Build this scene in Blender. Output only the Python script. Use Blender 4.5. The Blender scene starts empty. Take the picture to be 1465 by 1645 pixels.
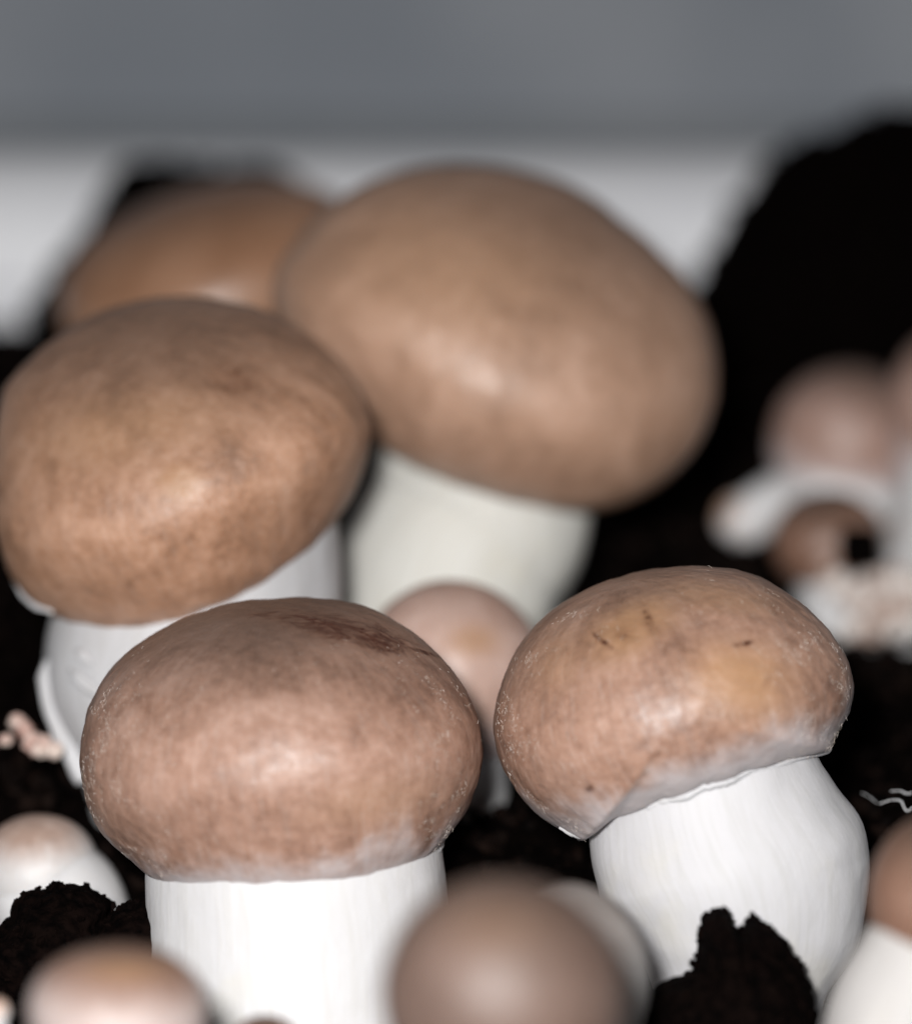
import bpy, math, random
import numpy as np
from mathutils import Vector, noise as mnoise

random.seed(7)
rng = np.random.default_rng(7)
R_ = math.radians
sc = bpy.context.scene
col = sc.collection

# ------------------------------------------------------------------ camera
W, HH = 1465.0, 1645.0
FPX = 6592.0                      # focal length in photo pixels
PITCH = R_(14.0)
CAMH = 0.167
FOCUS = 0.447
cam = bpy.data.cameras.new('camera')
cam.sensor_fit = 'HORIZONTAL'
cam.sensor_width = 36.0
cam.lens = FPX / W * 36.0
cam.clip_start = 0.01
cam.clip_end = 50.0
cam.dof.use_dof = True
cam.dof.focus_distance = FOCUS
cam.dof.aperture_fstop = 9.3
cam.dof.aperture_blades = 0
cam_o = bpy.data.objects.new('camera', cam)
col.objects.link(cam_o)
cam_o.location = (0, 0, CAMH)
cam_o.rotation_euler = (math.pi / 2 - PITCH, 0, 0)
sc.camera = cam_o

# ------------------------------------------------------------------ light
wd = bpy.data.worlds.new('World')
sc.world = wd
wd.use_nodes = True
wd.node_tree.nodes['Background'].inputs[0].default_value = (0.9, 0.95, 1.0, 1)
wd.node_tree.nodes['Background'].inputs[1].default_value = 0.012

fl = bpy.data.lights.new('flash', 'AREA')
fl.shape = 'DISK'
fl.size = 0.030
fl.energy = 3.2
fl.color = (1.0, 0.985, 0.97)
fl_o = bpy.data.objects.new('flash', fl)
col.objects.link(fl_o)
fl_o.location = (-0.026, 0.01, CAMH + 0.030)
fl_o.rotation_euler = (Vector((0.0, 0.46, 0.03)) - fl_o.location).to_track_quat('-Z', 'Y').to_euler()

vs = sc.view_settings
vs.view_transform = 'Standard'
vs.look = 'None'
vs.exposure = 0.0
vs.gamma = 1.0
sc.cycles.use_denoising = True
sc.cycles.max_bounces = 8

# ------------------------------------------------------------------ helpers
CAM = np.array([0, 0, CAMH])
RT = np.array([1.0, 0, 0])
UP = np.array([0, math.sin(PITCH), math.cos(PITCH)])
FW = np.array([0, math.cos(PITCH), -math.sin(PITCH)])


def P(px, py, d):
    """photo pixel at a given distance along the optical axis -> point"""
    return CAM + d * (FW + RT * (px - W / 2) / FPX - UP * (py - HH / 2) / FPX)


def to_px(v):
    q = v - CAM
    d = q @ FW
    return np.stack([W / 2 + FPX * (q @ RT) / d, HH / 2 - FPX * (q @ UP) / d], -1)


def unit(v):
    return v / np.linalg.norm(v)


def nz(p, s, off=0.0, octv=3):
    """fractal noise in about -1..1 for an array of points"""
    return np.array([mnoise.fractal(Vector((a * s + off, b * s - off, c * s + 2 * off)), 1.0, 2.0, octv)
                     for a, b, c in p])


def tag(o, label=None, cat=None, group=None, kind=None):
    for k, v in (('label', label), ('category', cat), ('group', group), ('kind', kind)):
        if v:
            o[k] = v
    return o


def empty(name, loc):
    o = bpy.data.objects.new(name, None)
    o.empty_display_size = 0.005
    o.location = [float(x) for x in loc]
    col.objects.link(o)
    return o


def mesh_obj(name, verts, faces, mat, parent=None, attrs=None, smooth=True, base=None):
    """verts in world space; the object's origin goes to base (or the parent's place)"""
    verts = np.asarray(verts, float)
    par = np.zeros(3)
    if parent is not None:
        p = parent
        while p is not None:
            par = par + np.array(p.location)
            p = p.parent
    loc = np.zeros(3)
    if base is not None:
        loc = np.asarray(base, float) - par
    me = bpy.data.meshes.new(name)
    me.from_pydata((verts - par - loc).tolist(), [], [list(f) for f in faces])
    if attrs:
        for k, v in attrs.items():
            v = np.asarray(v, np.float32)
            if v.ndim == 2:
                a = me.attributes.new(k, 'FLOAT_VECTOR', 'POINT')
                a.data.foreach_set('vector', v.ravel())
            else:
                a = me.attributes.new(k, 'FLOAT', 'POINT')
                a.data.foreach_set('value', v)
    if smooth:
        me.polygons.foreach_set('use_smooth', np.ones(len(me.polygons), bool))
    me.update()
    me.materials.append(mat)
    o = bpy.data.objects.new(name, me)
    o.location = loc.tolist()
    col.objects.link(o)
    if parent is not None:
        o.parent = parent
    return o


def grid_faces(nr, nc, wrap=True):
    f = []
    for i in range(nr - 1):
        for j in range(nc if wrap else nc - 1):
            k = (j + 1) % nc
            f.append((i * nc + j, i * nc + k, (i + 1) * nc + k, (i + 1) * nc + j))
    return f


# ------------------------------------------------------------------ materials
class NT:
    def __init__(s, name):
        s.m = bpy.data.materials.new(name)
        s.m.use_nodes = True
        s.t = s.m.node_tree
        s.bsdf = s.t.nodes['Principled BSDF']

    def n(s, typ, **kw):
        nd = s.t.nodes.new(typ)
        for k, v in kw.items():
            setattr(nd, k, v)
        return nd

    def put(s, sock, v):
        if hasattr(v, 'is_linked') or hasattr(v, 'links'):
            s.t.links.new(v, sock)
        elif isinstance(v, (tuple, list)) and sock.type == 'RGBA' and len(v) == 3:
            sock.default_value = (*v, 1)
        else:
            sock.default_value = v

    def attr(s, name):
        return s.n('ShaderNodeAttribute', attribute_name=name)

    def noise(s, vec, scale, detail=3, rough=0.55, dist=0.0):
        nd = s.n('ShaderNodeTexNoise')
        s.put(nd.inputs['Vector'], vec)
        nd.inputs['Scale'].default_value = scale
        nd.inputs['Detail'].default_value = detail
        nd.inputs['Roughness'].default_value = rough
        nd.inputs['Distortion'].default_value = dist
        return nd.outputs['Fac']

    def math(s, op, a, b=0.0, clamp=False):
        nd = s.n('ShaderNodeMath', operation=op, use_clamp=clamp)
        s.put(nd.inputs[0], a)
        s.put(nd.inputs[1], b)
        return nd.outputs[0]

    def vmul(s, v, k):
        nd = s.n('ShaderNodeVectorMath', operation='MULTIPLY')
        s.put(nd.inputs[0], v)
        nd.inputs[1].default_value = k
        return nd.outputs[0]

    def ss(s, v, a, b, lo=0.0, hi=1.0):
        nd = s.n('ShaderNodeMapRange', interpolation_type='SMOOTHSTEP')
        s.put(nd.inputs['Value'], v)
        nd.inputs['From Min'].default_value = a
        nd.inputs['From Max'].default_value = b
        nd.inputs['To Min'].default_value = lo
        nd.inputs['To Max'].default_value = hi
        return nd.outputs['Result']

    def mix(s, f, a, b, mode='MIX'):
        nd = s.n('ShaderNodeMix', data_type='RGBA', blend_type=mode)
        s.put(nd.inputs['Factor'], f)
        s.put(nd.inputs['A'], a)
        s.put(nd.inputs['B'], b)
        return nd.outputs['Result']

    def ramp(s, f, stops):
        nd = s.n('ShaderNodeValToRGB')
        s.put(nd.inputs[0], f)
        e = nd.color_ramp.elements
        while len(e) < len(stops):
            e.new(0.5)
        for x, (p, c) in zip(e, stops):
            x.position = p
            x.color = (*c, 1)
        return nd.outputs[0]

    def bump(s, h, dist, strength=0.5):
        nd = s.n('ShaderNodeBump')
        nd.inputs['Strength'].default_value = strength
        nd.inputs['Distance'].default_value = dist
        s.put(nd.inputs['Height'], h)
        s.t.links.new(nd.outputs[0], s.bsdf.inputs['Normal'])

    def obj(s):
        return s.n('ShaderNodeTexCoord').outputs['Object']


def mat_cap(name, dark=(.160, .089, .061), mid=(.278, .165, .118), pale=(.375, .243, .187),
            margin=(.50, .455, .46), m0=.84, m1=1.0, seed=0.0, rough=.475, frost=.25, top=0.72):
    t = NT(name)
    dark, mid, pale = [tuple(a * b for a, b in zip(q, (1.24, 1.21, 1.22))) for q in (dark, mid, pale)]
    ob = t.obj()
    shift = t.n('ShaderNodeVectorMath', operation='ADD')
    t.put(shift.inputs[0], ob)
    shift.inputs[1].default_value = (seed, seed * .7, -seed)
    ob = shift.outputs[0]
    pol = t.attr('pol').outputs['Vector']
    lat = t.attr('lat').outputs['Fac']
    mott = t.noise(ob, 130, 4, .6, .4)
    fine = t.noise(ob, 900, 4, .65)
    streak = t.noise(t.vmul(pol, (11, 11, 3.0)), 1.0, 4, .6, .3)
    hair = t.noise(t.vmul(pol, (46, 46, 9.0)), 1.0, 3, .65, .5)
    f = t.math('ADD', t.math('MULTIPLY', mott, .72), t.math('MULTIPLY', streak, .28))
    f = t.math('ADD', f, t.math('MULTIPLY', t.math('SUBTRACT', fine, .5), .35))
    grain = t.noise(ob, 2600, 3, .7)
    f = t.math('ADD', f, t.math('MULTIPLY', t.math('SUBTRACT', grain, .5), .26))
    c = t.ramp(f, [(.30, dark), (.50, mid), (.70, pale)])
    # darker crown pigment, deepened with painted light falloff on the cap tops
    crown = t.ss(lat, .08, .60, top, 0.0)
    c = t.mix(crown, c, (.085, .057, .044))
    # frosting of pale fibres
    fr = t.math('MULTIPLY', t.ss(hair, .52, .72), t.ss(lat, .15, .7, .3, 1.0))
    c = t.mix(t.math('MULTIPLY', fr, frost), c, (.52, .46, .43))
    # bruises
    g = t.math('MULTIPLY', t.attr('gold').outputs['Fac'], t.ss(mott, .25, .6, .55, 1.0))
    c = t.mix(g, c, (.385, .215, .110))
    dk = t.noise(t.vmul(ob, (.45, .9, 1.25)), 700, 7, .72, 1.4)
    d0 = t.attr('dark').outputs['Fac']
    d = t.math('ADD', dk, t.math('MULTIPLY', t.math('SUBTRACT', d0, .5), .34))
    d = t.math('MULTIPLY', t.ss(d, .43, .74), t.math('MULTIPLY', d0, 1.4, True), True)
    c = t.mix(t.math('MULTIPLY', t.math('MULTIPLY', d0, 1.1, True), .5), c, (.15, .066, .034))
    c = t.mix(d, c, (.058, .014, .006))
    # pale margin
    wn = t.math('ADD', lat, t.math('MULTIPLY', t.math('SUBTRACT', streak, .5), .09))
    wn = t.math('ADD', wn, t.math('MULTIPLY', t.math('SUBTRACT', mott, .5), .30))
    w = t.ss(wn, m0, m1, 0, .92)
    c = t.mix(w, c, margin)
    t.put(t.bsdf.inputs['Base Color'], c)
    t.put(t.bsdf.inputs['Roughness'], t.ss(fine, .3, .7, rough - .06, rough + .10))
    t.bsdf.inputs['Specular IOR Level'].default_value = .66
    t.bsdf.inputs['Subsurface Weight'].default_value = .12
    t.bsdf.inputs['Subsurface Radius'].default_value = (1.0, .55, .35)
    t.bsdf.inputs['Subsurface Scale'].default_value = .0022
    h = t.math('ADD', t.math('MULTIPLY', hair, .25), t.math('MULTIPLY', fine, .6))
    h = t.math('ADD', h, t.math('MULTIPLY', mott, .8))
    t.bump(h, .00022, .55)
    return t.m


def mat_stem(name, c0=(.63, .625, .635), c1=(.60, .592, .59), yellow=(.64, .60, .47), yamt=.22, seed=0.0):
    t = NT(name)
    ob = t.obj()
    shift = t.n('ShaderNodeVectorMath', operation='ADD')
    t.put(shift.inputs[0], ob)
    shift.inputs[1].default_value = (seed, seed, seed)
    ob = shift.outputs[0]
    pol = t.attr('pol').outputs['Vector']
    fib = t.noise(t.vmul(pol, (20, 20, 2.2)), 1.0, 4, .6, .2)
    mott = t.noise(ob, 90, 3, .55)
    fine = t.noise(ob, 800, 4, .6)
    c = t.mix(t.ss(fib, .4, .68), c0, c1)
    c = t.mix(t.math('MULTIPLY', t.ss(mott, .56, .74), yamt), c, yellow)
    t.put(t.bsdf.inputs['Base Color'], c)
    t.bsdf.inputs['Roughness'].default_value = .62
    t.bsdf.inputs['Specular IOR Level'].default_value = .3
    t.bsdf.inputs['Subsurface Weight'].default_value = .15
    t.bsdf.inputs['Subsurface Radius'].default_value = (1, .9, .8)
    t.bsdf.inputs['Subsurface Scale'].default_value = .002
    h = t.math('ADD', t.math('MULTIPLY', fib, .3), t.math('MULTIPLY', fine, .45))
    h = t.math('ADD', h, t.math('MULTIPLY', mott, 1.6))
    t.bump(h, .00028, .5)
    return t.m


def mat_plain(name, c0, c1, scale, rough=.6, spec=.3, bdist=0.0, detail=4):
    t = NT(name)
    ob = t.obj()
    n_ = t.noise(ob, scale, detail, .6)
    t.put(t.bsdf.inputs['Base Color'], t.mix(t.ss(n_, .35, .65), c0, c1))
    t.bsdf.inputs['Roughness'].default_value = rough
    t.bsdf.inputs['Specular IOR Level'].default_value = spec
    if bdist:
        t.bump(n_, bdist, .7)
    return t.m


M_PEAT = mat_plain('peat', (.0005, .0003, .0003), (.0026, .0015, .0012), 900, .9, .02, .0006, 6)
M_CRUMB = mat_plain('peat_crumbs', (.0007, .0004, .0004), (.0085, .0046, .0034), 420, .8, .05, .0003, 5)
M_MYC = mat_plain('mycelium', (.34, .22, .17), (.74, .70, .67), 330, .7, .2, .0003)
M_THREAD = mat_plain('mycelium_thread', (.75, .75, .78), (.88, .88, .9), 900, .6, .3)
M_FUZZ = mat_plain('fibre', (.50, .42, .35), (.66, .60, .56), 700, .5, .4)
M_TRAY = mat_plain('tray_plastic', (.78, .79, .83), (.84, .85, .88), 25, .5, .3)
M_WALL = mat_plain('back_panel', (.385, .42, .475), (.51, .54, .59), 14, .6, .3)
M_SHADE = mat_plain('back_shade', (.27, .29, .30), (.33, .345, .355), 14, .6, .3)
M_SHELF = mat_plain('shelf', (.30, .31, .32), (.38, .39, .40), 30, .6, .3)

# ------------------------------------------------------------------ the setting
def box(x0, x1, y0, y1, z0, z1):
    v = [(x, y, z) for z in (z0, z1) for y in (y0, y1) for x in (x0, x1)]
    f = [(0, 2, 3, 1), (4, 5, 7, 6), (0, 1, 5, 4), (2, 6, 7, 3), (0, 4, 6, 2), (1, 3, 7, 5)]
    return v, f


def boxes(name, specs, mat, parent=None, kind=None, bevel=0.0):
    vv, ff = [], []
    for s in specs:
        v, f = box(*s)
        ff += [tuple(i + len(vv) for i in q) for q in f]
        vv += v
    o = mesh_obj(name, vv, ff, mat, parent, smooth=False)
    if bevel:
        b = o.modifiers.new('bevel', 'BEVEL')
        b.width = bevel
        b.segments = 3
    if kind:
        o['kind'] = kind
    return o


TY = 0.672                              # inner face of the tray's back side
ZB = -0.075
boxes('shelf', [(-.8, .8, .02, 1.02, ZB - .024, ZB - .004)], M_SHELF, kind='structure')
boxes('wall', [(-1.4, 1.4, 1.02, 1.05, -.9, .9)], M_WALL, kind='structure')
boxes('shade_strip', [(-1.4, 1.4, 1.008, 1.019, ZB, .012)], M_SHADE, kind='structure', bevel=.003)  # added strip: the dark band above the tray rim, shade put into its grey

RIMZ = float(P(0, 268, TY / math.cos(R_(9)))[2])
tray = empty('growing_tray', (0, .45, ZB))
tag(tray, 'white plastic growing tray holding the black peat and mushrooms', 'tray')
boxes('back_side', [(-.26, .26, TY, TY + .004, ZB, RIMZ - .0205)], M_TRAY, tray, bevel=.001)
boxes('end_side', [(-.264, -.2605, .20, TY + .004, ZB, RIMZ - .004)], M_TRAY, tray, bevel=.001)
boxes('end_side', [(.2605, .264, .20, TY + .004, ZB, RIMZ - .004)], M_TRAY, tray, bevel=.001)
boxes('tray_bottom', [(-.264, .264, .20, TY + .004, ZB - .0035, ZB - .0005)], M_TRAY, tray)
boxes('front_side', [(-.26, .26, .198, .202, ZB, -.03)], M_TRAY, tray, bevel=.001)
rp = [(TY - .0006, RIMZ - .022)]
RR = .020
rp = [(TY - .0006 + RR * (1 - math.cos(a)), RIMZ - RR + RR * math.sin(a)) for a in np.linspace(0, math.pi / 2, 24)]
rp += [(TY + RR + .004, RIMZ), (TY + RR + .004, RIMZ - .003)]
rp += [(TY + .003 + (RR - .003) * (1 - math.cos(a)), RIMZ - .003 - (RR - .003) + (RR - .003) * math.sin(a)) for a in np.linspace(math.pi / 2, 0, 24)]
rv = [(x, y, z) for y, z in rp for x in (-.27, .27)]
nq = len(rp)
mesh_obj('rolled_rim', rv, [(2 * i, 2 * i + 1, 2 * ((i + 1) % nq) + 1, 2 * ((i + 1) % nq)) for i in range(nq)], M_TRAY, tray)

# soil surface: heights fixed where things meet the soil, smooth in between
SP = [(430, 1730, .45), (1180, 1640, .45), (250, 1300, .485), (720, 1170, .52), (740, 1300, .495),
      (1400, 1060, .56), (90, 1530, .475), (1250, 1060, .53), (1420, 1330, .475), (40, 1250, .49),
      (0, 505, .690), (600, 500, .690), (1115, 470, .690), (1465, 480, .690), (300, 800, .58),
      (1130, 900, .56), (860, 1330, .48), (1000, 1200, .50), (1000, 800, .60), (1300, 620, .64)]
SPT = [P(*s) for s in SP]
SPT += [np.array([x, y, -.012 - .03 * max(0, (.40 - y) / .1)]) for x in (-.2, -.08, 0, .08, .2) for y in (.22, .30, .38)]
SPT += [np.array([x, y, z]) for x in (-.24, .24) for y, z in ((.45, .004), (.55, .016), (.67, .03))]
SPT = np.array(SPT)


def soil_z(x, y):
    d2 = (SPT[:, 0] - x) ** 2 + (SPT[:, 1] - y) ** 2 + 1.5e-5
    w = d2 ** -1.6
    return float((w * SPT[:, 2]).sum() / w.sum())


xs = np.concatenate([np.linspace(-.26, -.075, 50)[:-1], np.linspace(-.075, .085, 230), np.linspace(.085, .26, 50)[1:]])
ys = np.concatenate([np.linspace(.203, .40, 50)[:-1], np.linspace(.40, .67, 260)])
sv = []
for y in ys:
    for x in xs:
        z = soil_z(x, y)
        v = Vector((x, y, z))
        n1 = mnoise.fractal(v * 60, 1.0, 2.0, 3) * .0018
        n2 = mnoise.fractal(v * 330, 1.0, 2.0, 3) * .0011
        c = mnoise.voronoi(v * 210)[0][0]
        sv.append((x, y, z + n1 + n2 - c * .0014))
soil = mesh_obj('soil', sv, grid_faces(len(ys), len(xs), False), M_PEAT)
tag(soil, kind='structure')

# loose crumbs of peat on the soil
ICO_V = []
ph = (1 + 5 ** .5) / 2
for a, b in ((1, ph), (-1, ph), (1, -ph), (-1, -ph)):
    ICO_V += [(0, a, b), (a, b, 0), (b, 0, a)]
ICO_V = np.array(ICO_V, float)
ICO_V /= np.linalg.norm(ICO_V[0])
_d = np.linalg.norm(ICO_V[:, None] - ICO_V[None], axis=-1)
_e = _d < 1.06
ICO_F = []
for i in range(12):
    for j in range(i + 1, 12):
        for k in range(j + 1, 12):
            if _e[i, j] and _e[j, k] and _e[i, k]:
                n = np.cross(ICO_V[j] - ICO_V[i], ICO_V[k] - ICO_V[i])
                ICO_F.append((i, j, k) if n @ ICO_V[i] > 0 else (i, k, j))


def crumb(center, r, el=1.6):
    v = ICO_V * rng.uniform(.6, 1.25, (12, 1)) * np.array([1, rng.uniform(.5, 1), rng.uniform(.4, 1) * el / 1.6])
    q, _ = np.linalg.qr(rng.normal(size=(3, 3)))
    return v @ q * r + center


cv, cf = [], []
for i in range(9000):
    x = rng.uniform(-.085, .095)
    y = rng.uniform(.37, .66)
    r = .0004 + .0016 * rng.random() ** 3
    v = crumb(np.array([x, y, soil_z(x, y) + rng.uniform(-.0005, .0012)]), r)
    cf += [tuple(k + 12 * i for k in f) for f in ICO_F]
    cv.append(v)
o = mesh_obj('peat_crumbs', np.concatenate(cv), cf, M_CRUMB, smooth=False)
tag(o, 'loose dark brown peat crumbs scattered over the soil', 'peat crumbs', kind='stuff')


# ------------------------------------------------------------------ silhouettes
def outline_warp(center, d, poly, verts, soft=0):
    """scale about the centre, across the line of sight, so that the outline becomes poly"""
    c = P(*center, d)
    poly = np.array(poly, float)
    rel = (poly - np.array(center)) / FPX * d
    ang = np.arctan2(-rel[:, 1], rel[:, 0])
    rad = np.hypot(rel[:, 0], rel[:, 1])
    k = np.argsort(ang)
    ang, rad = ang[k], rad[k]
    NB = 360
    th = np.linspace(-math.pi, math.pi, NB, endpoint=False)
    tgt = np.interp(th, np.concatenate([ang - 2 * math.pi, ang, ang + 2 * math.pi]), np.tile(rad, 3))

    def plane(v):
        q = v - c
        return q @ RT, q @ UP, q @ FW
    x, y, _ = plane(verts)
    # silhouette as seen in perspective from the camera
    kk = d / ((verts - CAM) @ FW)
    a = np.arctan2(y * kk, x * kk)
    r = np.hypot(x * kk, y * kk)
    b = ((a + math.pi) / (2 * math.pi) * NB).astype(int) % NB
    sil = np.zeros(NB)
    np.maximum.at(sil, b, r)
    ok = sil > 0
    sil = np.interp(th, th[ok], sil[ok], period=2 * math.pi)
    for _i in range(2):
        sil = np.maximum(sil, .25 * (np.roll(sil, 1) + np.roll(sil, -1)) + .5 * sil)
    fac = tgt / sil
    ker = np.array([1, 4, 6, 4, 1]) / 16
    fac = np.convolve(np.concatenate([fac[-2:], fac, fac[:2]]), ker, 'valid')

    if soft:
        fac = np.clip(fac, .92, 1.06)
    for _i in range(soft):
        fac = np.convolve(np.concatenate([fac[-4:], fac, fac[:4]]), np.ones(9) / 9, 'valid')

    def fn(v):
        x, y, z = plane(v)
        a = np.arctan2(y, x)
        f = np.interp(a, th, fac, period=2 * math.pi)
        if soft:
            f = 1 + (f - 1) * np.clip(np.hypot(x, y) / np.interp(a, th, sil, period=2 * math.pi), 0, 1) ** 2
        return c + (x * f)[:, None] * RT + (y * f)[:, None] * UP + z[:, None] * FW
    return fn


# ------------------------------------------------------------------ mushrooms
def frame(roll, lean):
    """cap axis: up, rolled in the picture plane (+ leans right) and leaned towards the viewer (+)"""
    a = np.array([math.sin(R_(roll)), -math.sin(R_(lean)), math.cos(R_(roll)) * math.cos(R_(lean))])
    a = unit(a)
    x = unit(np.cross(a, np.array([0, -1.0, 0])))
    x = -x if x[0] < 0 else x
    y = np.cross(a, x)
    return x, y, a


def cap_profile(up, dn, mr, n_up, n_dn, n_in, sq=2.0, cone=0.0):
    pr = []
    t = np.linspace(math.pi / 2, 0, n_up)
    for q in t:
        pr.append((math.cos(q) ** (2 / sq) if math.cos(q) > 0 else 0, up * math.sin(q) ** (2 / sq) if q > 0 else 0))
    s = np.linspace(0, math.pi / 2, n_dn)[1:]
    for q in s:
        e = mr + (1 - mr) * math.cos(q)
        z = -dn * math.sin(q)
        lin = 1 - (1 - mr) * (q / (math.pi / 2)) ** 1.4
        pr.append((e * (1 - cone) + lin * cone, z))
    outer = len(pr)
    # lip and underside
    pr.append((mr * .985, -dn * 1.02 - .01))
    pr.append((mr * .955, -dn * 1.01))
    for q in np.linspace(.9, .25, n_in):
        pr.append((mr * q, -dn * (.93 - .25 * (1 - q))))
    return np.array(pr), outer


def mushroom(label, cen, d, R, up, dn, mr, roll=0, lean=0, ell=1.0, stem=(), poly=None, hero=False, seed=1.0,
             cap_mat=None, stem_mat=None, stains=(), lump=.012, cone=.3, sq=2.05, veil=True, group=None, root_py=None,
             name='mushroom', sflat=1.0, stem_poly=None, stem_cen=None):
    nlon, nu, nd_ = (320, 90, 60) if hero else (112, 34, 24)
    Rm = R / FPX * d
    c = P(*cen, d)
    X, Y, A = frame(roll, lean)
    pr, outer = cap_profile(up, dn, mr, nu, nd_, 6, sq, cone)
    ph_ = np.linspace(0, 2 * math.pi, nlon, endpoint=False)
    cp, sp_ = np.cos(ph_), np.sin(ph_)
    ang = (pr[:, 0][:, None, None] * (cp[None, :, None] * X * ell + sp_[None, :, None] * Y) + pr[:, 1][:, None, None] * A)
    unitv = ang.reshape(-1, 3)
    seglen = np.concatenate([[0], np.cumsum(np.hypot(*np.diff(pr[:outer], axis=0).T))])
    lat = np.concatenate([seglen / seglen[-1], np.ones(len(pr) - outer)])
    lat = np.repeat(lat, nlon)
    nn = nz(unitv, 1.1, seed * 3.1, 2)
    nn2 = nz(unitv, 3.2, seed * 5.7, 2)
    fade = np.clip((lat - .02) / .1, 0, 1)
    verts = c + unitv * (1 + lump * nn + lump * .28 * nn2)[:, None] * Rm
    warp = outline_warp(cen, d, poly, verts) if poly else (lambda v: v)
    verts = warp(verts)
    if hero:
        wob = nz(verts, 420, seed, 3) * .00010 + nz(verts, 1500, seed, 2) * .00003
        verts = verts + unit_rows(unitv) * (wob * fade)[:, None]
    pol = np.stack([np.tile(cp, len(pr)), np.tile(sp_, len(pr)), lat], -1)
    # bruises: ellipses on the side of the cap that faces the viewer
    gold = np.zeros(len(verts))
    dark = np.zeros(len(verts))
    if stains:
        px = to_px(verts)
        facing = np.clip(-(unit_rows(unitv * np.array([1, 1, 1])) @ FW) * 4 + 1.0, 0, 1)
        for kind, sx, sy, rx, ry, an, st in stains:
            dx, dy = px[:, 0] - sx, px[:, 1] - sy
            ca, sa = math.cos(R_(an)), math.sin(R_(an))
            u = (dx * ca + dy * sa) / rx
            v = (-dx * sa + dy * ca) / ry
            w = st * np.exp(-(u * u + v * v) ** 1.3) * facing
            if kind == 'g':
                gold = np.maximum(gold, w)
            else:
                dark = np.maximum(dark, w)
    # ---- stem path
    pts = np.array([P(a_, b_, d_) for a_, b_, d_, r_ in stem])
    rad = np.array([r_ / FPX * d_ for a_, b_, d_, r_ in stem])
    top = c - A * Rm * dn * .42
    pts = np.concatenate([[top], pts])
    rad = np.concatenate([[rad[0] * .97], rad])
    gz = soil_z(pts[-1][0], pts[-1][1])
    if pts[-1][2] > gz - .004:
        dirn = unit(pts[-1] - pts[-2])
        dirn = unit(dirn * .4 + np.array([0, 0, -1.0]))
        L = (pts[-1][2] - (gz - .005)) / max(-dirn[2], .3)
        if L < .008:
            pts[-1] = pts[-1] + dirn * L
        else:
            pts = np.concatenate([pts, [pts[-1] + dirn * L]])
            rad = np.concatenate([rad, [rad[-1] * .96]])
    base = np.array([pts[-1][0], pts[-1][1], pts[-1][2]])
    root = empty(name, base)
    tag(root, label, 'mushroom', group)
    cap_o = mesh_obj('cap', verts, grid_faces(len(pr), nlon), cap_mat, root,
                     dict(lat=lat, pol=pol, gold=gold, dark=dark), base=c)
    # ---- stem mesh (Catmull-Rom along the path)
    ns = 60 if hero else 28
    nl = 160 if hero else 64
    tt = np.linspace(0, len(pts) - 1, ns)
    pe = np.concatenate([[2 * pts[0] - pts[1]], pts, [2 * pts[-1] - pts[-2]]])
    re = np.concatenate([[rad[0]], rad, [rad[-1]]])

    def cr(arr, q):
        i = min(int(q), len(pts) - 2)
        f = q - i
        p0, p1, p2, p3 = arr[i:i + 4]
        return .5 * ((2 * p1) + (p2 - p0) * f + (2 * p0 - 5 * p1 + 4 * p2 - p3) * f * f + (3 * p1 - p0 - 3 * p2 + p3) * f ** 3)
    ctr = np.array([cr(pe, q) for q in tt])
    rr = np.array([cr(re, q) for q in tt])
    tang = np.gradient(ctr, axis=0)
    sv_, pv = [], []
    th = np.linspace(0, 2 * math.pi, nl, endpoint=False)
    arc = 0
    for i in range(ns):
        tg = unit(tang[i])
        x_ = unit(np.cross(tg, np.array([0, 1.0, 0])))
        y_ = np.cross(tg, x_)
        if i:
            arc += np.linalg.norm(ctr[i] - ctr[i - 1])
        ring = ctr[i] + rr[i] * (np.cos(th)[:, None] * x_ + np.sin(th)[:, None] * y_ * sflat)
        sv_.append(ring)
        pv.append(np.stack([np.cos(th), np.sin(th), np.full(nl, arc * 60)], -1))
    sv_ = np.concatenate(sv_)
    pv = np.concatenate(pv)
    nr = sv_ - np.repeat(ctr, nl, 0)
    k = nz(nr / np.repeat(rr, nl)[:, None] * 1.0 + np.repeat(ctr, nl, 0) * 40, 1.2, seed, 3)
    sv_ = sv_ + nr * (k * .022)[:, None]
    if stem_poly:
        sv_ = outline_warp(stem_cen, d, stem_poly, sv_, 4)(sv_)
    sf = grid_faces(ns, nl)
    sv_ = np.concatenate([sv_, [ctr[-1]]])
    pv = np.concatenate([pv, [[0, 0, arc * 60]]])
    sf += [((ns - 1) * nl + j, (ns - 1) * nl + (j + 1) % nl, ns * nl)[::-1] for j in range(nl)]
    stem_o = mesh_obj('stem', sv_, sf, stem_mat, root, dict(pol=pv), base=base)
    # ---- torn veil left along the margin
    if veil:
        nt = 10
        rv, rp = [], []
        for j in range(nlon):
            rr_ = mr * (1.005 + .012 * mnoise.noise(Vector((cp[j] * 3, sp_[j] * 3, seed))))
            tk = .030 + .016 * mnoise.noise(Vector((cp[j] * 7, sp_[j] * 7, seed + 4))) + .006 * mnoise.noise(Vector((cp[j] * 30, sp_[j] * 30, seed)))
            tk = max(tk, .006)
            for q in range(nt):
                an = 2 * math.pi * q / nt
                r2 = rr_ + tk * .8 * math.cos(an)
                z2 = -dn * 1.01 + tk * 1.1 * math.sin(an) - .016
                rv.append(c + (r2 * (cp[j] * X * ell + sp_[j] * Y) + z2 * A) * Rm)
                rp.append((cp[j], sp_[j], q / nt))
        rv = warp(np.array(rv))
        rf = []
        for j in range(nlon):
            for q in range(nt):
                j2, q2 = (j + 1) % nlon, (q + 1) % nt
                rf.append((j * nt + q, j2 * nt + q, j2 * nt + q2, j * nt + q2))
        mesh_obj('veil_edge', rv, rf, stem_mat, cap_o, dict(pol=np.array(rp)))
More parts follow.
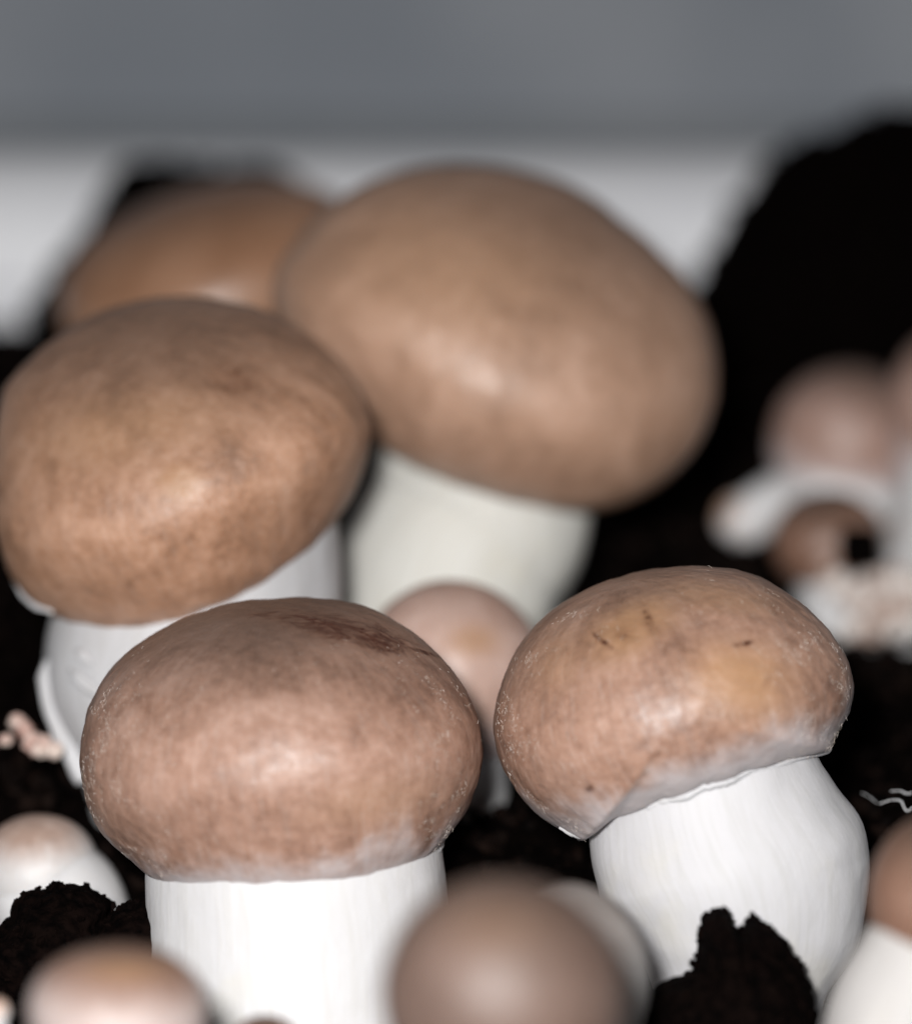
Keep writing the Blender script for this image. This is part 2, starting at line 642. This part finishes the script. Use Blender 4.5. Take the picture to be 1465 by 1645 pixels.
    return dict(root=root, cap=cap_o, stem=stem_o, verts=verts, unitv=unitv, lat=lat, base=base, outer=outer * nlon)


def unit_rows(v):
    return v / np.maximum(np.linalg.norm(v, axis=1), 1e-9)[:, None]


def fuzz(m, n, where, length=.00055, seed=3):
    """fine pale fibres lying on a cap; where(px, lat) gives how likely they are"""
    r = np.random.default_rng(seed)
    v, u, lat = m['verts'][:m['outer']], unit_rows(m['unitv'][:m['outer']]), m['lat'][:m['outer']]
    px = to_px(v)
    w = where(px, lat) * np.clip((-.12 - u @ FW) * 6, 0, 1)
    cl = np.clip(nz(v[::1], 260, 9.0, 2) * 1.6 + .35, .02, 1) ** 2
    w = w * cl
    idx = r.choice(len(v), n, p=w / w.sum())
    vv, ff = [], []
    for i in idx:
        nrm = u[i]
        t1 = unit(np.cross(nrm, r.normal(size=3)))
        dr = unit(t1 * .8 + np.array([.5, 0, -.35]) * .8)
        dr = unit(dr - nrm * (dr @ nrm) + nrm * r.uniform(0, .22))
        L = length * r.uniform(.35, 1.3)
        p0 = v[i] + nrm * .00002
        p1 = p0 + dr * L * .5 + nrm * L * .1
        p2 = p0 + dr * L + r.normal(size=3) * L * .15
        sd = unit(np.cross(dr, FW)) * r.uniform(.000006, .000013)
        k = len(vv)
        vv += [p0 - sd, p0 + sd, p1 + sd, p1 - sd, p2]
        ff += [(k, k + 1, k + 2, k + 3), (k + 3, k + 2, k + 4)]
    o = mesh_obj('surface_fibres', np.array(vv), ff, M_FUZZ, m['cap'], smooth=False)
    o['kind'] = 'stuff'


# ---- the two sharp mushrooms in front
POLY1 = [(129, 1217), (138, 1145), (172, 1078), (243, 1021), (329, 985), (434, 967), (516, 966), (578, 975), (640, 1004),
         (697, 1047), (740, 1097), (769, 1155), (777, 1207), (769, 1255), (755, 1293), (731, 1331), (704, 1362), (626, 1401),
         (530, 1422), (458, 1429), (363, 1422), (282, 1417), (239, 1403), (210, 1379), (162, 1336), (141, 1293)]
m1 = mushroom('brown mushroom with dark red-brown bruise across its crown and broad white stem',
              (452, 1190), .45, 322, .655, .57, .76, roll=-6.5, lean=0, poly=POLY1, hero=True, seed=1.3,
              stem=[(474, 1400, .45, 239), (480, 1520, .45, 246), (482, 1730, .45, 262)],
              cap_mat=mat_cap('cap_front', seed=.11, m0=.80, m1=.97, frost=.22),
              stem_mat=mat_stem('stem_front', seed=.3), cone=.45,
              stains=[('d', 560, 1013, 130, 26, 12, .85), ('d', 470, 990, 120, 16, 2, .6), ('d', 605, 1030, 75, 20, 14, .95),
                      ('d', 675, 1046, 40, 4, 18, .9), ('d', 240, 1138, 16, 10, 0, .5), ('d', 390, 985, 50, 10, -6, .4),
                      ('g', 600, 1290, 120, 40, -10, .25)])
POLY2 = [(791, 1169), (803, 1106), (827, 1048), (871, 995), (928, 957), (1001, 928), (1073, 914), (1145, 912), (1193, 918),
         (1241, 938), (1289, 971), (1333, 1015), (1362, 1063), (1372, 1106), (1364, 1145), (1342, 1178), (1333, 1201),
         (1265, 1214), (1193, 1230), (1121, 1252), (1049, 1278), (977, 1312), (950, 1335), (936, 1352), (909, 1337), (871, 1315),
         (832, 1275), (806, 1231)]
m2 = mushroom('brown mushroom with golden bruises leaning over its wide bulging white stem',
              (1080, 1125), .45, 296, .72, .53, .75, roll=-20, lean=-5, poly=POLY2, hero=True, seed=2.2, lump=.02, stem_cen=(1180, 1410),
              stem_poly=[(946, 1300), (948, 1345), (953, 1400), (966, 1440), (1000, 1484), (1028, 1535), (1052, 1590), (1058, 1690), (1110, 1735), (1190, 1745),
                         (1270, 1735), (1310, 1690), (1316, 1612), (1345, 1566), (1386, 1500), (1400, 1450), (1400, 1395), (1388, 1352), (1364, 1312),
                         (1340, 1266), (1316, 1215), (1280, 1150), (1200, 1110), (1100, 1120), (1000, 1180), (955, 1240)],
              stem=[(1133, 1290, .45, 192), (1169, 1390, .45, 214), (1188, 1500, .45, 188), (1192, 1600, .45, 142), (1192, 1700, .45, 128)],
              cap_mat=mat_cap('cap_leaning', seed=.47, m0=.73, m1=.90, mid=(.285, .170, .120), pale=(.385, .250, .190), frost=.26, top=.3),
              stem_mat=mat_stem('stem_leaning', c0=(.55, .545, .56), c1=(.52, .515, .52), seed=.9), cone=.25,
              stains=[('g', 1010, 1010, 85, 42, -28, .85), ('g', 1185, 1095, 88, 62, 8, .9), ('g', 900, 1060, 40, 60, 30, .35),
                      ('g', 1150, 960, 110, 26, 8, .4),
                      ('d', 968, 1030, 26, 5, 38, .85), ('d', 1042, 998, 28, 10, 70, .66), ('d', 1000, 1018, 18, 13, 0, .62),
                      ('d', 1195, 1034, 17, 5, -10, 1.1), ('d', 1232, 1095, 16, 6, -60, .5), ('d', 1055, 1012, 9, 7, 0, .6),
                      ('d', 948, 1268, 8, 6, 0, 1.1), ('d', 1150, 1186, 20, 12, -20, .35)])
# ---- behind them
POLYA = [(0, 623), (50, 569), (125, 514), (199, 486), (274, 475), (349, 481), (423, 499), (473, 524), (538, 579), (578, 633),
         (597, 690), (580, 761), (529, 850), (465, 913), (402, 955), (338, 985), (275, 1008), (220, 1019), (148, 1010),
         (97, 992), (55, 972), (21, 934), (3, 888), (-8, 800), (-12, 730), (-8, 670)]
mA = mushroom('round warm brown mushroom with rust bruise and peeling ridge down its stem',
              (295, 738), .485, 304, .64, .60, .78, roll=-13, lean=15, poly=POLYA, hero=True, seed=3.7,
              stem=[(322, 965, .4915, 228), (308, 1060, .4910, 236), (302, 1130, .4905, 226), (304, 1240, .490, 172), (304, 1310, .490, 150)],
              cap_mat=mat_cap('cap_warm', seed=.81, m0=.95, m1=1.06, dark=(.170, .090, .052), mid=(.300, .168, .103),
                              pale=(.405, .248, .168), frost=.14, top=.6, margin=(.30, .28, .28)),
              stem_mat=mat_stem('stem_warm', c0=(.53, .53, .545), c1=(.49, .485, .49), seed=1.4), cone=.1,
              stains=[('d', 378, 612, 46, 26, 15, .55), ('d', 352, 600, 14, 20, 0, .5), ('g', 290, 775, 36, 28, 0, .75), ('d', 290, 772, 18, 14, 30, .22),
                      ('g', 200, 690, 150, 60, -10, .35), ('d', 500, 830, 60, 14, -48, .3), ('d', 220, 1003, 30, 7, 0, .6)])
POLYB = [(436, 480), (445, 430), (480, 380), (520, 335), (570, 300), (640, 272), (710, 260), (790, 262), (860, 275), (930, 300),
         (1000, 350), (1060, 400), (1110, 455), (1140, 520), (1152, 580), (1150, 640), (1130, 700), (1090, 755), (1040, 795),
         (985, 818), (930, 825), (850, 815), (770, 795), (700, 770), (640, 740), (590, 705), (530, 660), (480, 600), (448, 540)]
mB = mushroom('largest smooth brown mushroom with thick cream stem, tilted to one side',
              (797, 548), .525, 352, .68, .56, .62, roll=17, lean=16, poly=POLYB, hero=True, seed=4.4,
              stem=[(770, 815, .531, 178), (728, 900, .530, 180), (706, 1000, .529, 176), (690, 1180, .528, 170)],
              cap_mat=mat_cap('cap_large', seed=1.21, m0=.97, m1=1.08, mid=(.315, .195, .132), dark=(.225, .135, .088), pale=(.385, .25, .18),
                              frost=.10, top=.35, margin=(.33, .28, .27)),
              stem_mat=mat_stem('stem_large', c0=(.60, .595, .56), c1=(.56, .545, .50), yamt=.35, seed=2.1), cone=.2, veil=True,
              stains=[('g', 720, 440, 200, 110, 10, .3), ('d', 860, 760, 60, 16, 8, .2)])
M_CAPS = mat_cap('cap_small', seed=1.9, m0=.66, m1=.95, frost=.15, mid=(.27, .175, .14), pale=(.34, .235, .20), margin=(.66, .58, .58))
M_CAPS2 = mat_cap('cap_small_ruddy', seed=2.6, m0=.85, m1=1.1, frost=.1, mid=(.165, .090, .060), dark=(.125, .066, .044), pale=(.215, .126, .088))
M_CAPP = mat_cap('cap_pale', seed=3.3, m0=.45, m1=.85, frost=.2, mid=(.42, .29, .22), pale=(.55, .44, .37), margin=(.70, .66, .645), top=.1)
M_CAPG = mat_cap('cap_grey', seed=4.3, m0=.3, m1=.7, frost=.2, mid=(.25, .23, .215), dark=(.20, .18, .165), pale=(.32, .30, .29), margin=(.38, .37, .365), top=.1, rough=.6)
M_ST = mat_stem('stem_small', seed=3.0)
mushroom('small pinkish brown button squeezed between the thick cream stem and the two bruised caps',
         (724, 1085), .497, 150, 1.02, .75, .72, roll=2, lean=8, seed=5.1, stem=[(722, 1215, .497, 92), (722, 1330, .497, 100)],
         cap_mat=mat_cap('cap_squeezed', seed=8.3, m0=.62, m1=1.0, frost=.15, mid=(.37, .255, .21), dark=(.29, .19, .15), pale=(.44, .33, .285), top=.12, margin=(.52, .46, .47)), stem_mat=M_ST, stains=[('g', 760, 1030, 40, 26, 0, .7), ('d', 760, 1030, 18, 14, 0, .2)])
mushroom('orange-brown mushroom tucked behind the round warm brown one, against peat by the tray side',
         (345, 446), .585, 257, .56, .55, .72, roll=-14, lean=4, seed=6.2, stem=[(315, 680, .585, 150), (310, 860, .585, 160)],
         cap_mat=mat_cap('cap_back', seed=5.2, m0=.9, m1=1.1, mid=(.24, .130, .075), dark=(.18, .092, .050), pale=(.30, .175, .11), frost=.1, rough=.38, top=.4),
         stem_mat=M_ST)
# ---- cluster on the right
mushroom('brown mushroom with lilac-white skirt standing at the back of the distant cluster',
         (1362, 712), .585, 124, 1.02, .5, .80, roll=8, lean=4, seed=7.2, stem=[(1350, 800, .585, 108), (1360, 1010, .585, 100)],
         cap_mat=M_CAPS, stem_mat=M_ST, group=None)
mushroom('tall brown mushroom overlapping the lilac-skirted one in the distant cluster',
         (1533, 665), .57, 108, 1.35, .8, .80, roll=-3, lean=6, seed=8.2, stem=[(1528, 800, .57, 80), (1515, 1030, .57, 84)],
         cap_mat=M_CAPS, stem_mat=M_ST)
mushroom('tiny white pin with orange tip leaning out of the distant cluster',
         (1190, 834), .575, 40, 1.0, .8, .82, roll=-52, lean=10, seed=9.2, stem=[(1232, 812, .575, 40), (1280, 812, .58, 46), (1330, 900, .585, 50)],
         cap_mat=mat_cap('cap_pin', seed=9.9, m0=.10, m1=.45, frost=.1, mid=(.40, .26, .18), pale=(.50, .38, .30), margin=(.68, .66, .66), top=0.0), stem_mat=M_ST, veil=False, stains=[('g', 1153, 828, 9, 26, 0, .6)])
mushroom('small rust-brown button carrying a square peat crumb, in front of the distant cluster',
         (1330, 868), .565, 92, .85, .5, .75, roll=-8, lean=10, seed=10.2, stem=[(1342, 925, .565, 62), (1350, 1030, .565, 60)],
         cap_mat=M_CAPS2, stem_mat=M_ST)
mushroom('bare white stub of a mushroom beside the square peat crumb',
         (1462, 860), .572, 44, .9, .9, .85, roll=6, lean=0, seed=11.2, stem=[(1456, 920, .572, 40), (1440, 1030, .572, 52)],
         cap_mat=M_CAPG, stem_mat=M_ST, veil=False)
# ---- near ones, out of focus
mushroom('blurred brown mushroom with orange-tinged crown and pale skirt, below the peat clod',
         (190, 1622), .385, 145, .68, .5, .78, roll=3, lean=0, seed=12.2, stem=[(192, 1720, .385, 105), (192, 1860, .385, 112)],
         cap_mat=mat_cap('cap_near', seed=6.2, m0=.36, m1=.66, frost=.1, margin=(.50, .42, .40), top=.45, mid=(.22, .135, .10), pale=(.29, .19, .15)), stem_mat=M_ST,
         stains=[('g', 205, 1560, 70, 22, 0, .55)])
mushroom('blurred plain brown dome between the two bruised mushrooms',
         (806, 1600), .365, 196, .98, .5, .75, roll=2, lean=2, seed=13.2, stem=[(808, 1760, .365, 130), (808, 1950, .365, 140)],
         cap_mat=mat_cap('cap_dome', seed=7.1, m0=.95, m1=1.15, frost=.1, top=.45, rough=.55, mid=(.108, .070, .054), dark=(.084, .053, .041), pale=(.135, .090, .072)),
         stem_mat=M_ST, stains=[('g', 800, 1490, 90, 50, 0, .12)])
mushroom('pale grey young mushroom half hidden behind the blurred brown dome',
         (906, 1580), .410, 138, 1.18, .6, .8, roll=2, lean=0, seed=14.2, stem=[(905, 1720, .410, 108), (905, 1860, .410, 112)],
         cap_mat=M_CAPG, stem_mat=M_ST, veil=False)
mushroom('blurred brown mushroom with thick white stem beside the wide bulging stem',
         (1535, 1448), .40, 142, 1.05, .62, .78, roll=-8, lean=2, seed=15.2, stem=[(1485, 1570, .40, 120), (1450, 1660, .40, 128), (1450, 1830, .40, 130)],
         cap_mat=M_CAPS2, stem_mat=mat_stem('stem_near', c0=(.47, .455, .445), c1=(.42, .40, .39)))
mushroom('small pinkish button with widening white stem behind the jagged peat clod',
         (62, 1398), .476, 97, .90, .35, .95, roll=-3, lean=2, seed=16.2, stem=[(68, 1426, .476, 95), (90, 1465, .476, 116), (96, 1540, .476, 120)],
         cap_mat=mat_cap('cap_button', seed=9.3, m0=.28, m1=.70, frost=.2, mid=(.36, .26, .21), dark=(.29, .20, .16), pale=(.46, .36, .31), margin=(.61, .60, .60), top=.15), stem_mat=M_ST, veil=False, stains=[('d', 85, 1350, 10, 6, 0, .4), ('d', 50, 1356, 8, 4, 0, .3), ('d', 115, 1366, 7, 5, 0, .3)])
mushroom('tip of a tiny reddish cap at the foot of the broad white stem',
         (425, 1668), .405, 52, .62, .5, .8, roll=0, lean=0, seed=17.2, stem=[(425, 1710, .405, 36), (425, 1800, .405, 38)],
         cap_mat=M_CAPS2, stem_mat=M_ST, veil=False)
mushroom('tiny white pin beside the pale-skirted blurred mushroom',
         (-8, 1625), .405, 24, .9, .6, .8, roll=-10, lean=0, seed=18.2, stem=[(-6, 1660, .405, 17), (-6, 1760, .405, 19)],
         cap_mat=M_CAPP, stem_mat=M_ST, veil=False, name='mushroom')

# fibres on the sharp caps
fuzz(m1, 900, lambda px, lat: np.clip((np.abs(px[:, 0] - 455) - 150) / 120, .04, 1) * (lat > .25), seed=4)
fuzz(m2, 1000, lambda px, lat: np.clip((np.abs(px[:, 0] - 1085) - 110) / 110, .08, 1) * (lat > .2), seed=5)
fuzz(mA, 150, lambda px, lat: (lat > .3) * 1.0, seed=6)

# ---- peeling ridge on the stem of the round warm brown one
def strip(name, path, wid, mat, parent, thick=.0004):
    """a curled flap: path of (px, py, depth), half width in pixels"""
    pts = np.array([P(*p) for p in path])
    n = len(pts)
    q = np.linspace(0, n - 1, 26)
    pts = np.stack([np.interp(q, range(n), pts[:, k]) for k in range(3)], -1)
    for _ in range(3):
        pts[1:-1] = (pts[:-2] + 2 * pts[1:-1] + pts[2:]) / 4
    w = np.interp(q, range(n), wid) / FPX * .48
    vv = []
    tg = np.gradient(pts, axis=0)
    for i in range(26):
        s_ = unit(np.cross(tg[i], FW))
        f_ = unit(np.cross(s_, tg[i]))
        for a in np.linspace(0, 2 * math.pi, 12, endpoint=False):
            ww = w[i] * (1 + .25 * mnoise.noise(Vector((i * .4, a, 2.0))))
            vv.append(pts[i] + s_ * math.cos(a) * ww + f_ * math.sin(a) * ww * .55)
    f = grid_faces(26, 12)
    f += [tuple(range(12))[::-1], tuple(25 * 12 + k for k in range(12))]
    mesh_obj(name, np.array(vv), f, mat, parent, dict(pol=np.array(vv) * 50))


strip('peeled_ridge', [(100, 1040, .4850), (82, 1068, .4865), (76, 1095, .4860), (90, 1150, .4855), (112, 1205, .4850), (136, 1255, .4845)],
      [4, 13, 17, 18, 18, 15], mA['stem'].active_material, mA['stem'])
strip('peeled_curl', [(112, 1076, .4795), (122, 1086, .4780), (142, 1103, .4766), (172, 1122, .4748)], [3, 9, 11, 4], mA['stem'].active_material, mA['stem'])
strip('peeled_curl', [(122, 1044, .4786), (132, 1052, .4776), (146, 1066, .4764)], [3, 10, 4], mA['stem'].active_material, mA['stem'])
strip('veil_flap', [(22, 932, .486), (38, 956, .484), (58, 972, .482), (84, 984, .480)], [2, 6, 8, 3], mA['stem'].active_material, mA['cap'])
strip('veil_flap', [(898, 1330, .446), (918, 1338, .445), (936, 1340, .444), (952, 1326, .443)], [2, 6, 9, 3], m2['stem'].active_material, m2['cap'])

# ------------------------------------------------------------------ peat clods and heaps
def clod(name, label, cat, cen, d, poly, thick, amp, seed, crumbs=120, group=None, mat=M_PEAT, res=(90, 140), cr=.0011):
    nu, nv = res
    c = P(*cen, d)
    poly_a = np.array(poly, float)
    rx = np.abs(poly_a[:, 0] - cen[0]).max() / FPX * d
    ry = np.abs(poly_a[:, 1] - cen[1]).max() / FPX * d
    v, uv = [], []
    for i in range(nu):
        t = math.pi * (i + .5) / nu
        for j in range(nv):
            p = 2 * math.pi * j / nv
            uv.append((math.sin(t) * math.cos(p), math.sin(t) * math.sin(p), math.cos(t)))
    uv = np.array(uv)
    v = c + uv[:, :1] * RT * rx + uv[:, 2:] * UP * ry + uv[:, 1:2] * FW * thick
    v = outline_warp(cen, d, poly, v)(v)
    n = nz(v, 160, seed, 4)
    n2 = nz(v, 700, seed + 2, 3)
    v = v + uv * (n * amp + n2 * amp * .45)[:, None]
    f = grid_faces(nu, nv)
    f += [tuple(range(nv)), tuple((nu - 1) * nv + k for k in range(nv))[::-1]]
    base = c - np.array([0, 0, ry])
    vv, ff = [v], list(f)
    off = len(v)
    for k in range(crumbs):
        i = rng.integers(len(v))
        vv.append(crumb(v[i], rng.uniform(.25, 1.0) * cr))
        ff += [tuple(q + off for q in tri) for tri in ICO_F]
        off += 12
    o = mesh_obj(name, np.concatenate(vv), ff, mat, None, base=base, smooth=False)
    tag(o, label, cat, group)
    return o


M_CLOD = mat_plain('peat_clod', (.0007, .0004, .0004), (.0042, .0022, .0018), 700, .9, .025, .0005, 6)
clod('peat_clod', 'jagged black peat clod standing against the wide bulging white stem', 'peat clod', (1195, 1610), .431,
     [(1048, 1640), (1052, 1598), (1085, 1575), (1118, 1560), (1122, 1530), (1132, 1500), (1128, 1482), (1150, 1475), (1160, 1462), (1172, 1478), (1184, 1508),
      (1196, 1500), (1206, 1470), (1222, 1490), (1252, 1500), (1272, 1530), (1290, 1565), (1306, 1610), (1312, 1660), (1300, 1720),
      (1190, 1740), (1080, 1720)], .010, .0007, 1.0, 260, 'peat clods', M_CLOD, (140, 220), .0008)
clod('peat_clod', 'rounded black peat clod in front of the small pinkish button', 'peat clod', (85, 1520), .452,
     [(-60, 1500), (0, 1500), (22, 1478), (26, 1450), (40, 1436), (75, 1430), (110, 1422), (140, 1424), (158, 1440), (176, 1456), (170, 1474), (190, 1500), (210, 1540),
      (200, 1600), (100, 1640), (0, 1640), (-50, 1580)], .008, .0006, 2.0, 200, 'peat clods', M_CLOD, (120, 200), .0008)
clod('peat_clod', 'low black peat clod wedged against the broad white stem', 'peat clod', (205, 1530), .449,
     [(150, 1530), (165, 1490), (185, 1468), (215, 1452), (245, 1450), (270, 1470), (275, 1530), (260, 1590), (200, 1600), (160, 1580)],
     .006, .0005, 3.0, 120, 'peat clods', M_CLOD, (90, 140), .0008)
clod('peat_heap', 'high black peat heap piled against the tray side behind the distant cluster', 'peat heap', (1390, 420), .640,
     [(1105, 470), (1130, 425), (1165, 370), (1195, 310), (1225, 262), (1280, 228), (1340, 205), (1420, 180), (1500, 170), (1600, 180), (1700, 240),
      (1760, 400), (1740, 560), (1600, 640), (1390, 680), (1200, 620), (1120, 540)], .022, .0014, 4.0, 200, None, M_PEAT, (90, 140), .0016)
clod('peat_heap', 'small black peat heap rising behind the orange-brown mushroom', 'peat heap', (330, 430), .632,
     [(40, 500), (85, 440), (135, 370), (175, 300), (205, 265), (250, 258), (300, 268), (350, 272), (400, 262), (450, 266), (490, 305), (520, 350), (560, 430),
      (560, 520), (480, 600), (330, 620), (150, 600), (60, 560)], .016, .0008, 5.0, 120, None, M_PEAT, (80, 120), .0012)
# square crumb stuck on the rust-brown button
cc = P(1381, 880, .5515)
hb = 34 / FPX * .55
sq = []
for z in np.linspace(-1, 1, 7):
    for a in np.linspace(0, 2 * math.pi, 28, endpoint=False):
        r = 1 / max(abs(math.cos(a)), abs(math.sin(a))) ** .85
        k = (1 - .28 * abs(z) ** 4) * (1 + .09 * mnoise.noise(Vector((math.cos(a) * 2, math.sin(a) * 2, z))))
        sq.append(cc + hb * (RT * math.cos(a) * r * k + UP * math.sin(a) * r * k) + FW * z * hb * .9)
sqf = grid_faces(7, 28) + [tuple(range(28))[::-1], tuple(6 * 28 + k for k in range(28))]
o = mesh_obj('peat_crumb', sq, sqf, M_PEAT, base=cc - UP * hb, smooth=False)
tag(o, 'square black peat crumb stuck on the small rust-brown button', 'peat crumb')

# ------------------------------------------------------------------ mycelium
def lumps(name, label, spots, mat, cat='mycelium', seed=1.0):
    """one knobbly mass: overlapping displaced balls in one mesh"""
    vv, ff, off = [], [], 0
    nu, nv = 22, 32
    for (px, py, d, r) in spots:
        c = P(px, py, d)
        rm = r / FPX * d
        u = []
        for i in range(nu):
            t = math.pi * (i + .5) / nu
            for j in range(nv):
                p = 2 * math.pi * j / nv
                u.append((math.sin(t) * math.cos(p), math.sin(t) * math.sin(p), math.cos(t)))
        u = np.array(u)
        k = nz(u + np.array([px, py, 0]) * .05, 2.2, seed, 3)
        vv.append(c + u * (rm * (1 + .28 * k))[:, None])
        f = grid_faces(nu, nv) + [tuple(range(nv))[::-1], tuple((nu - 1) * nv + q for q in range(nv))]
        ff += [tuple(q + off for q in g) for g in f]
        off += nu * nv
    allv = np.concatenate(vv)
    base = np.array([allv[:, 0].mean(), allv[:, 1].mean(), allv[:, 2].min()])
    o = mesh_obj(name, allv, ff, mat, None, base=base)
    tag(o, label, cat)
    return o


lumps('mycelium_clump', 'knobbly white mycelium clump at the foot of the distant cluster',
      [(1342, 936, .555, 25), (1378, 958, .554, 28), (1372, 1014, .551, 23), (1402, 1012, .552, 20), (1422, 972, .554, 30), (1455, 985, .553, 27), (1442, 938, .556, 30),
       (1325, 915, .557, 15), (1392, 985, .556, 30), (1440, 1014, .553, 16), (1478, 950, .556, 30), (1480, 1000, .554, 22), (1408, 935, .558, 24)], M_MYC, seed=1.5)
M_MYCP = mat_plain('mycelium_pink', (.42, .24, .20), (.66, .56, .50), 420, .7, .2, .0003)
lumps('mycelium_crumb', 'pinkish mycelium crumbs clinging beside the peeling stem ridge',
      [(28, 1160, .484, 13), (40, 1172, .483, 13), (52, 1192, .482, 16), (72, 1200, .481, 17), (58, 1206, .480, 10), (88, 1206, .480, 14)], M_MYCP, seed=2.5)
lumps('mycelium_crumb', 'small pink mycelium speck on dark peat near the peeling stem', [(12, 1188, .483, 9), (4, 1190, .483, 7)], M_MYCP, seed=3.5)


def thread(label, path, r=.00009, group='mycelium threads'):
    pts = np.array([P(*p) for p in path])
    n = len(pts)
    q = np.linspace(0, n - 1, n * 6)
    pts = np.stack([np.interp(q, range(n), pts[:, k]) for k in range(3)], -1)
    for _ in range(4):
        pts[1:-1] = (pts[:-2] + 2 * pts[1:-1] + pts[2:]) / 4
    tg = np.gradient(pts, axis=0)
    vv = []
    for i in range(len(pts)):
        s_ = unit(np.cross(tg[i], FW + .01))
        f_ = unit(np.cross(s_, tg[i]))
        rr = r * (.6 + .8 * abs(mnoise.noise(Vector((i * .3, 1, 2)))))
        for a in range(6):
            vv.append(pts[i] + rr * (s_ * math.cos(a * math.pi / 3) + f_ * math.sin(a * math.pi / 3)))
    f = grid_faces(len(pts), 6) + [tuple(range(6))[::-1], tuple((len(pts) - 1) * 6 + k for k in range(6))]
    o = mesh_obj('mycelium_thread', vv, f, M_THREAD, base=pts[0])
    tag(o, label, 'mycelium', group)


thread('curled white mycelium thread looping over the peat', [(1412, 1292, .462), (1432, 1285, .461), (1448, 1286, .460), (1452, 1298, .460), (1458, 1305, .460), (1468, 1296, .460), (1480, 1290, .461)], .00007)
thread('short white mycelium strand above the curled thread', [(1430, 1272, .463), (1446, 1270, .462), (1456, 1276, .462), (1466, 1274, .462)], .00006)
thread('faint straight white mycelium strand lying on the peat', [(1384, 1274, .468), (1396, 1280, .467), (1408, 1290, .466)], .00004)
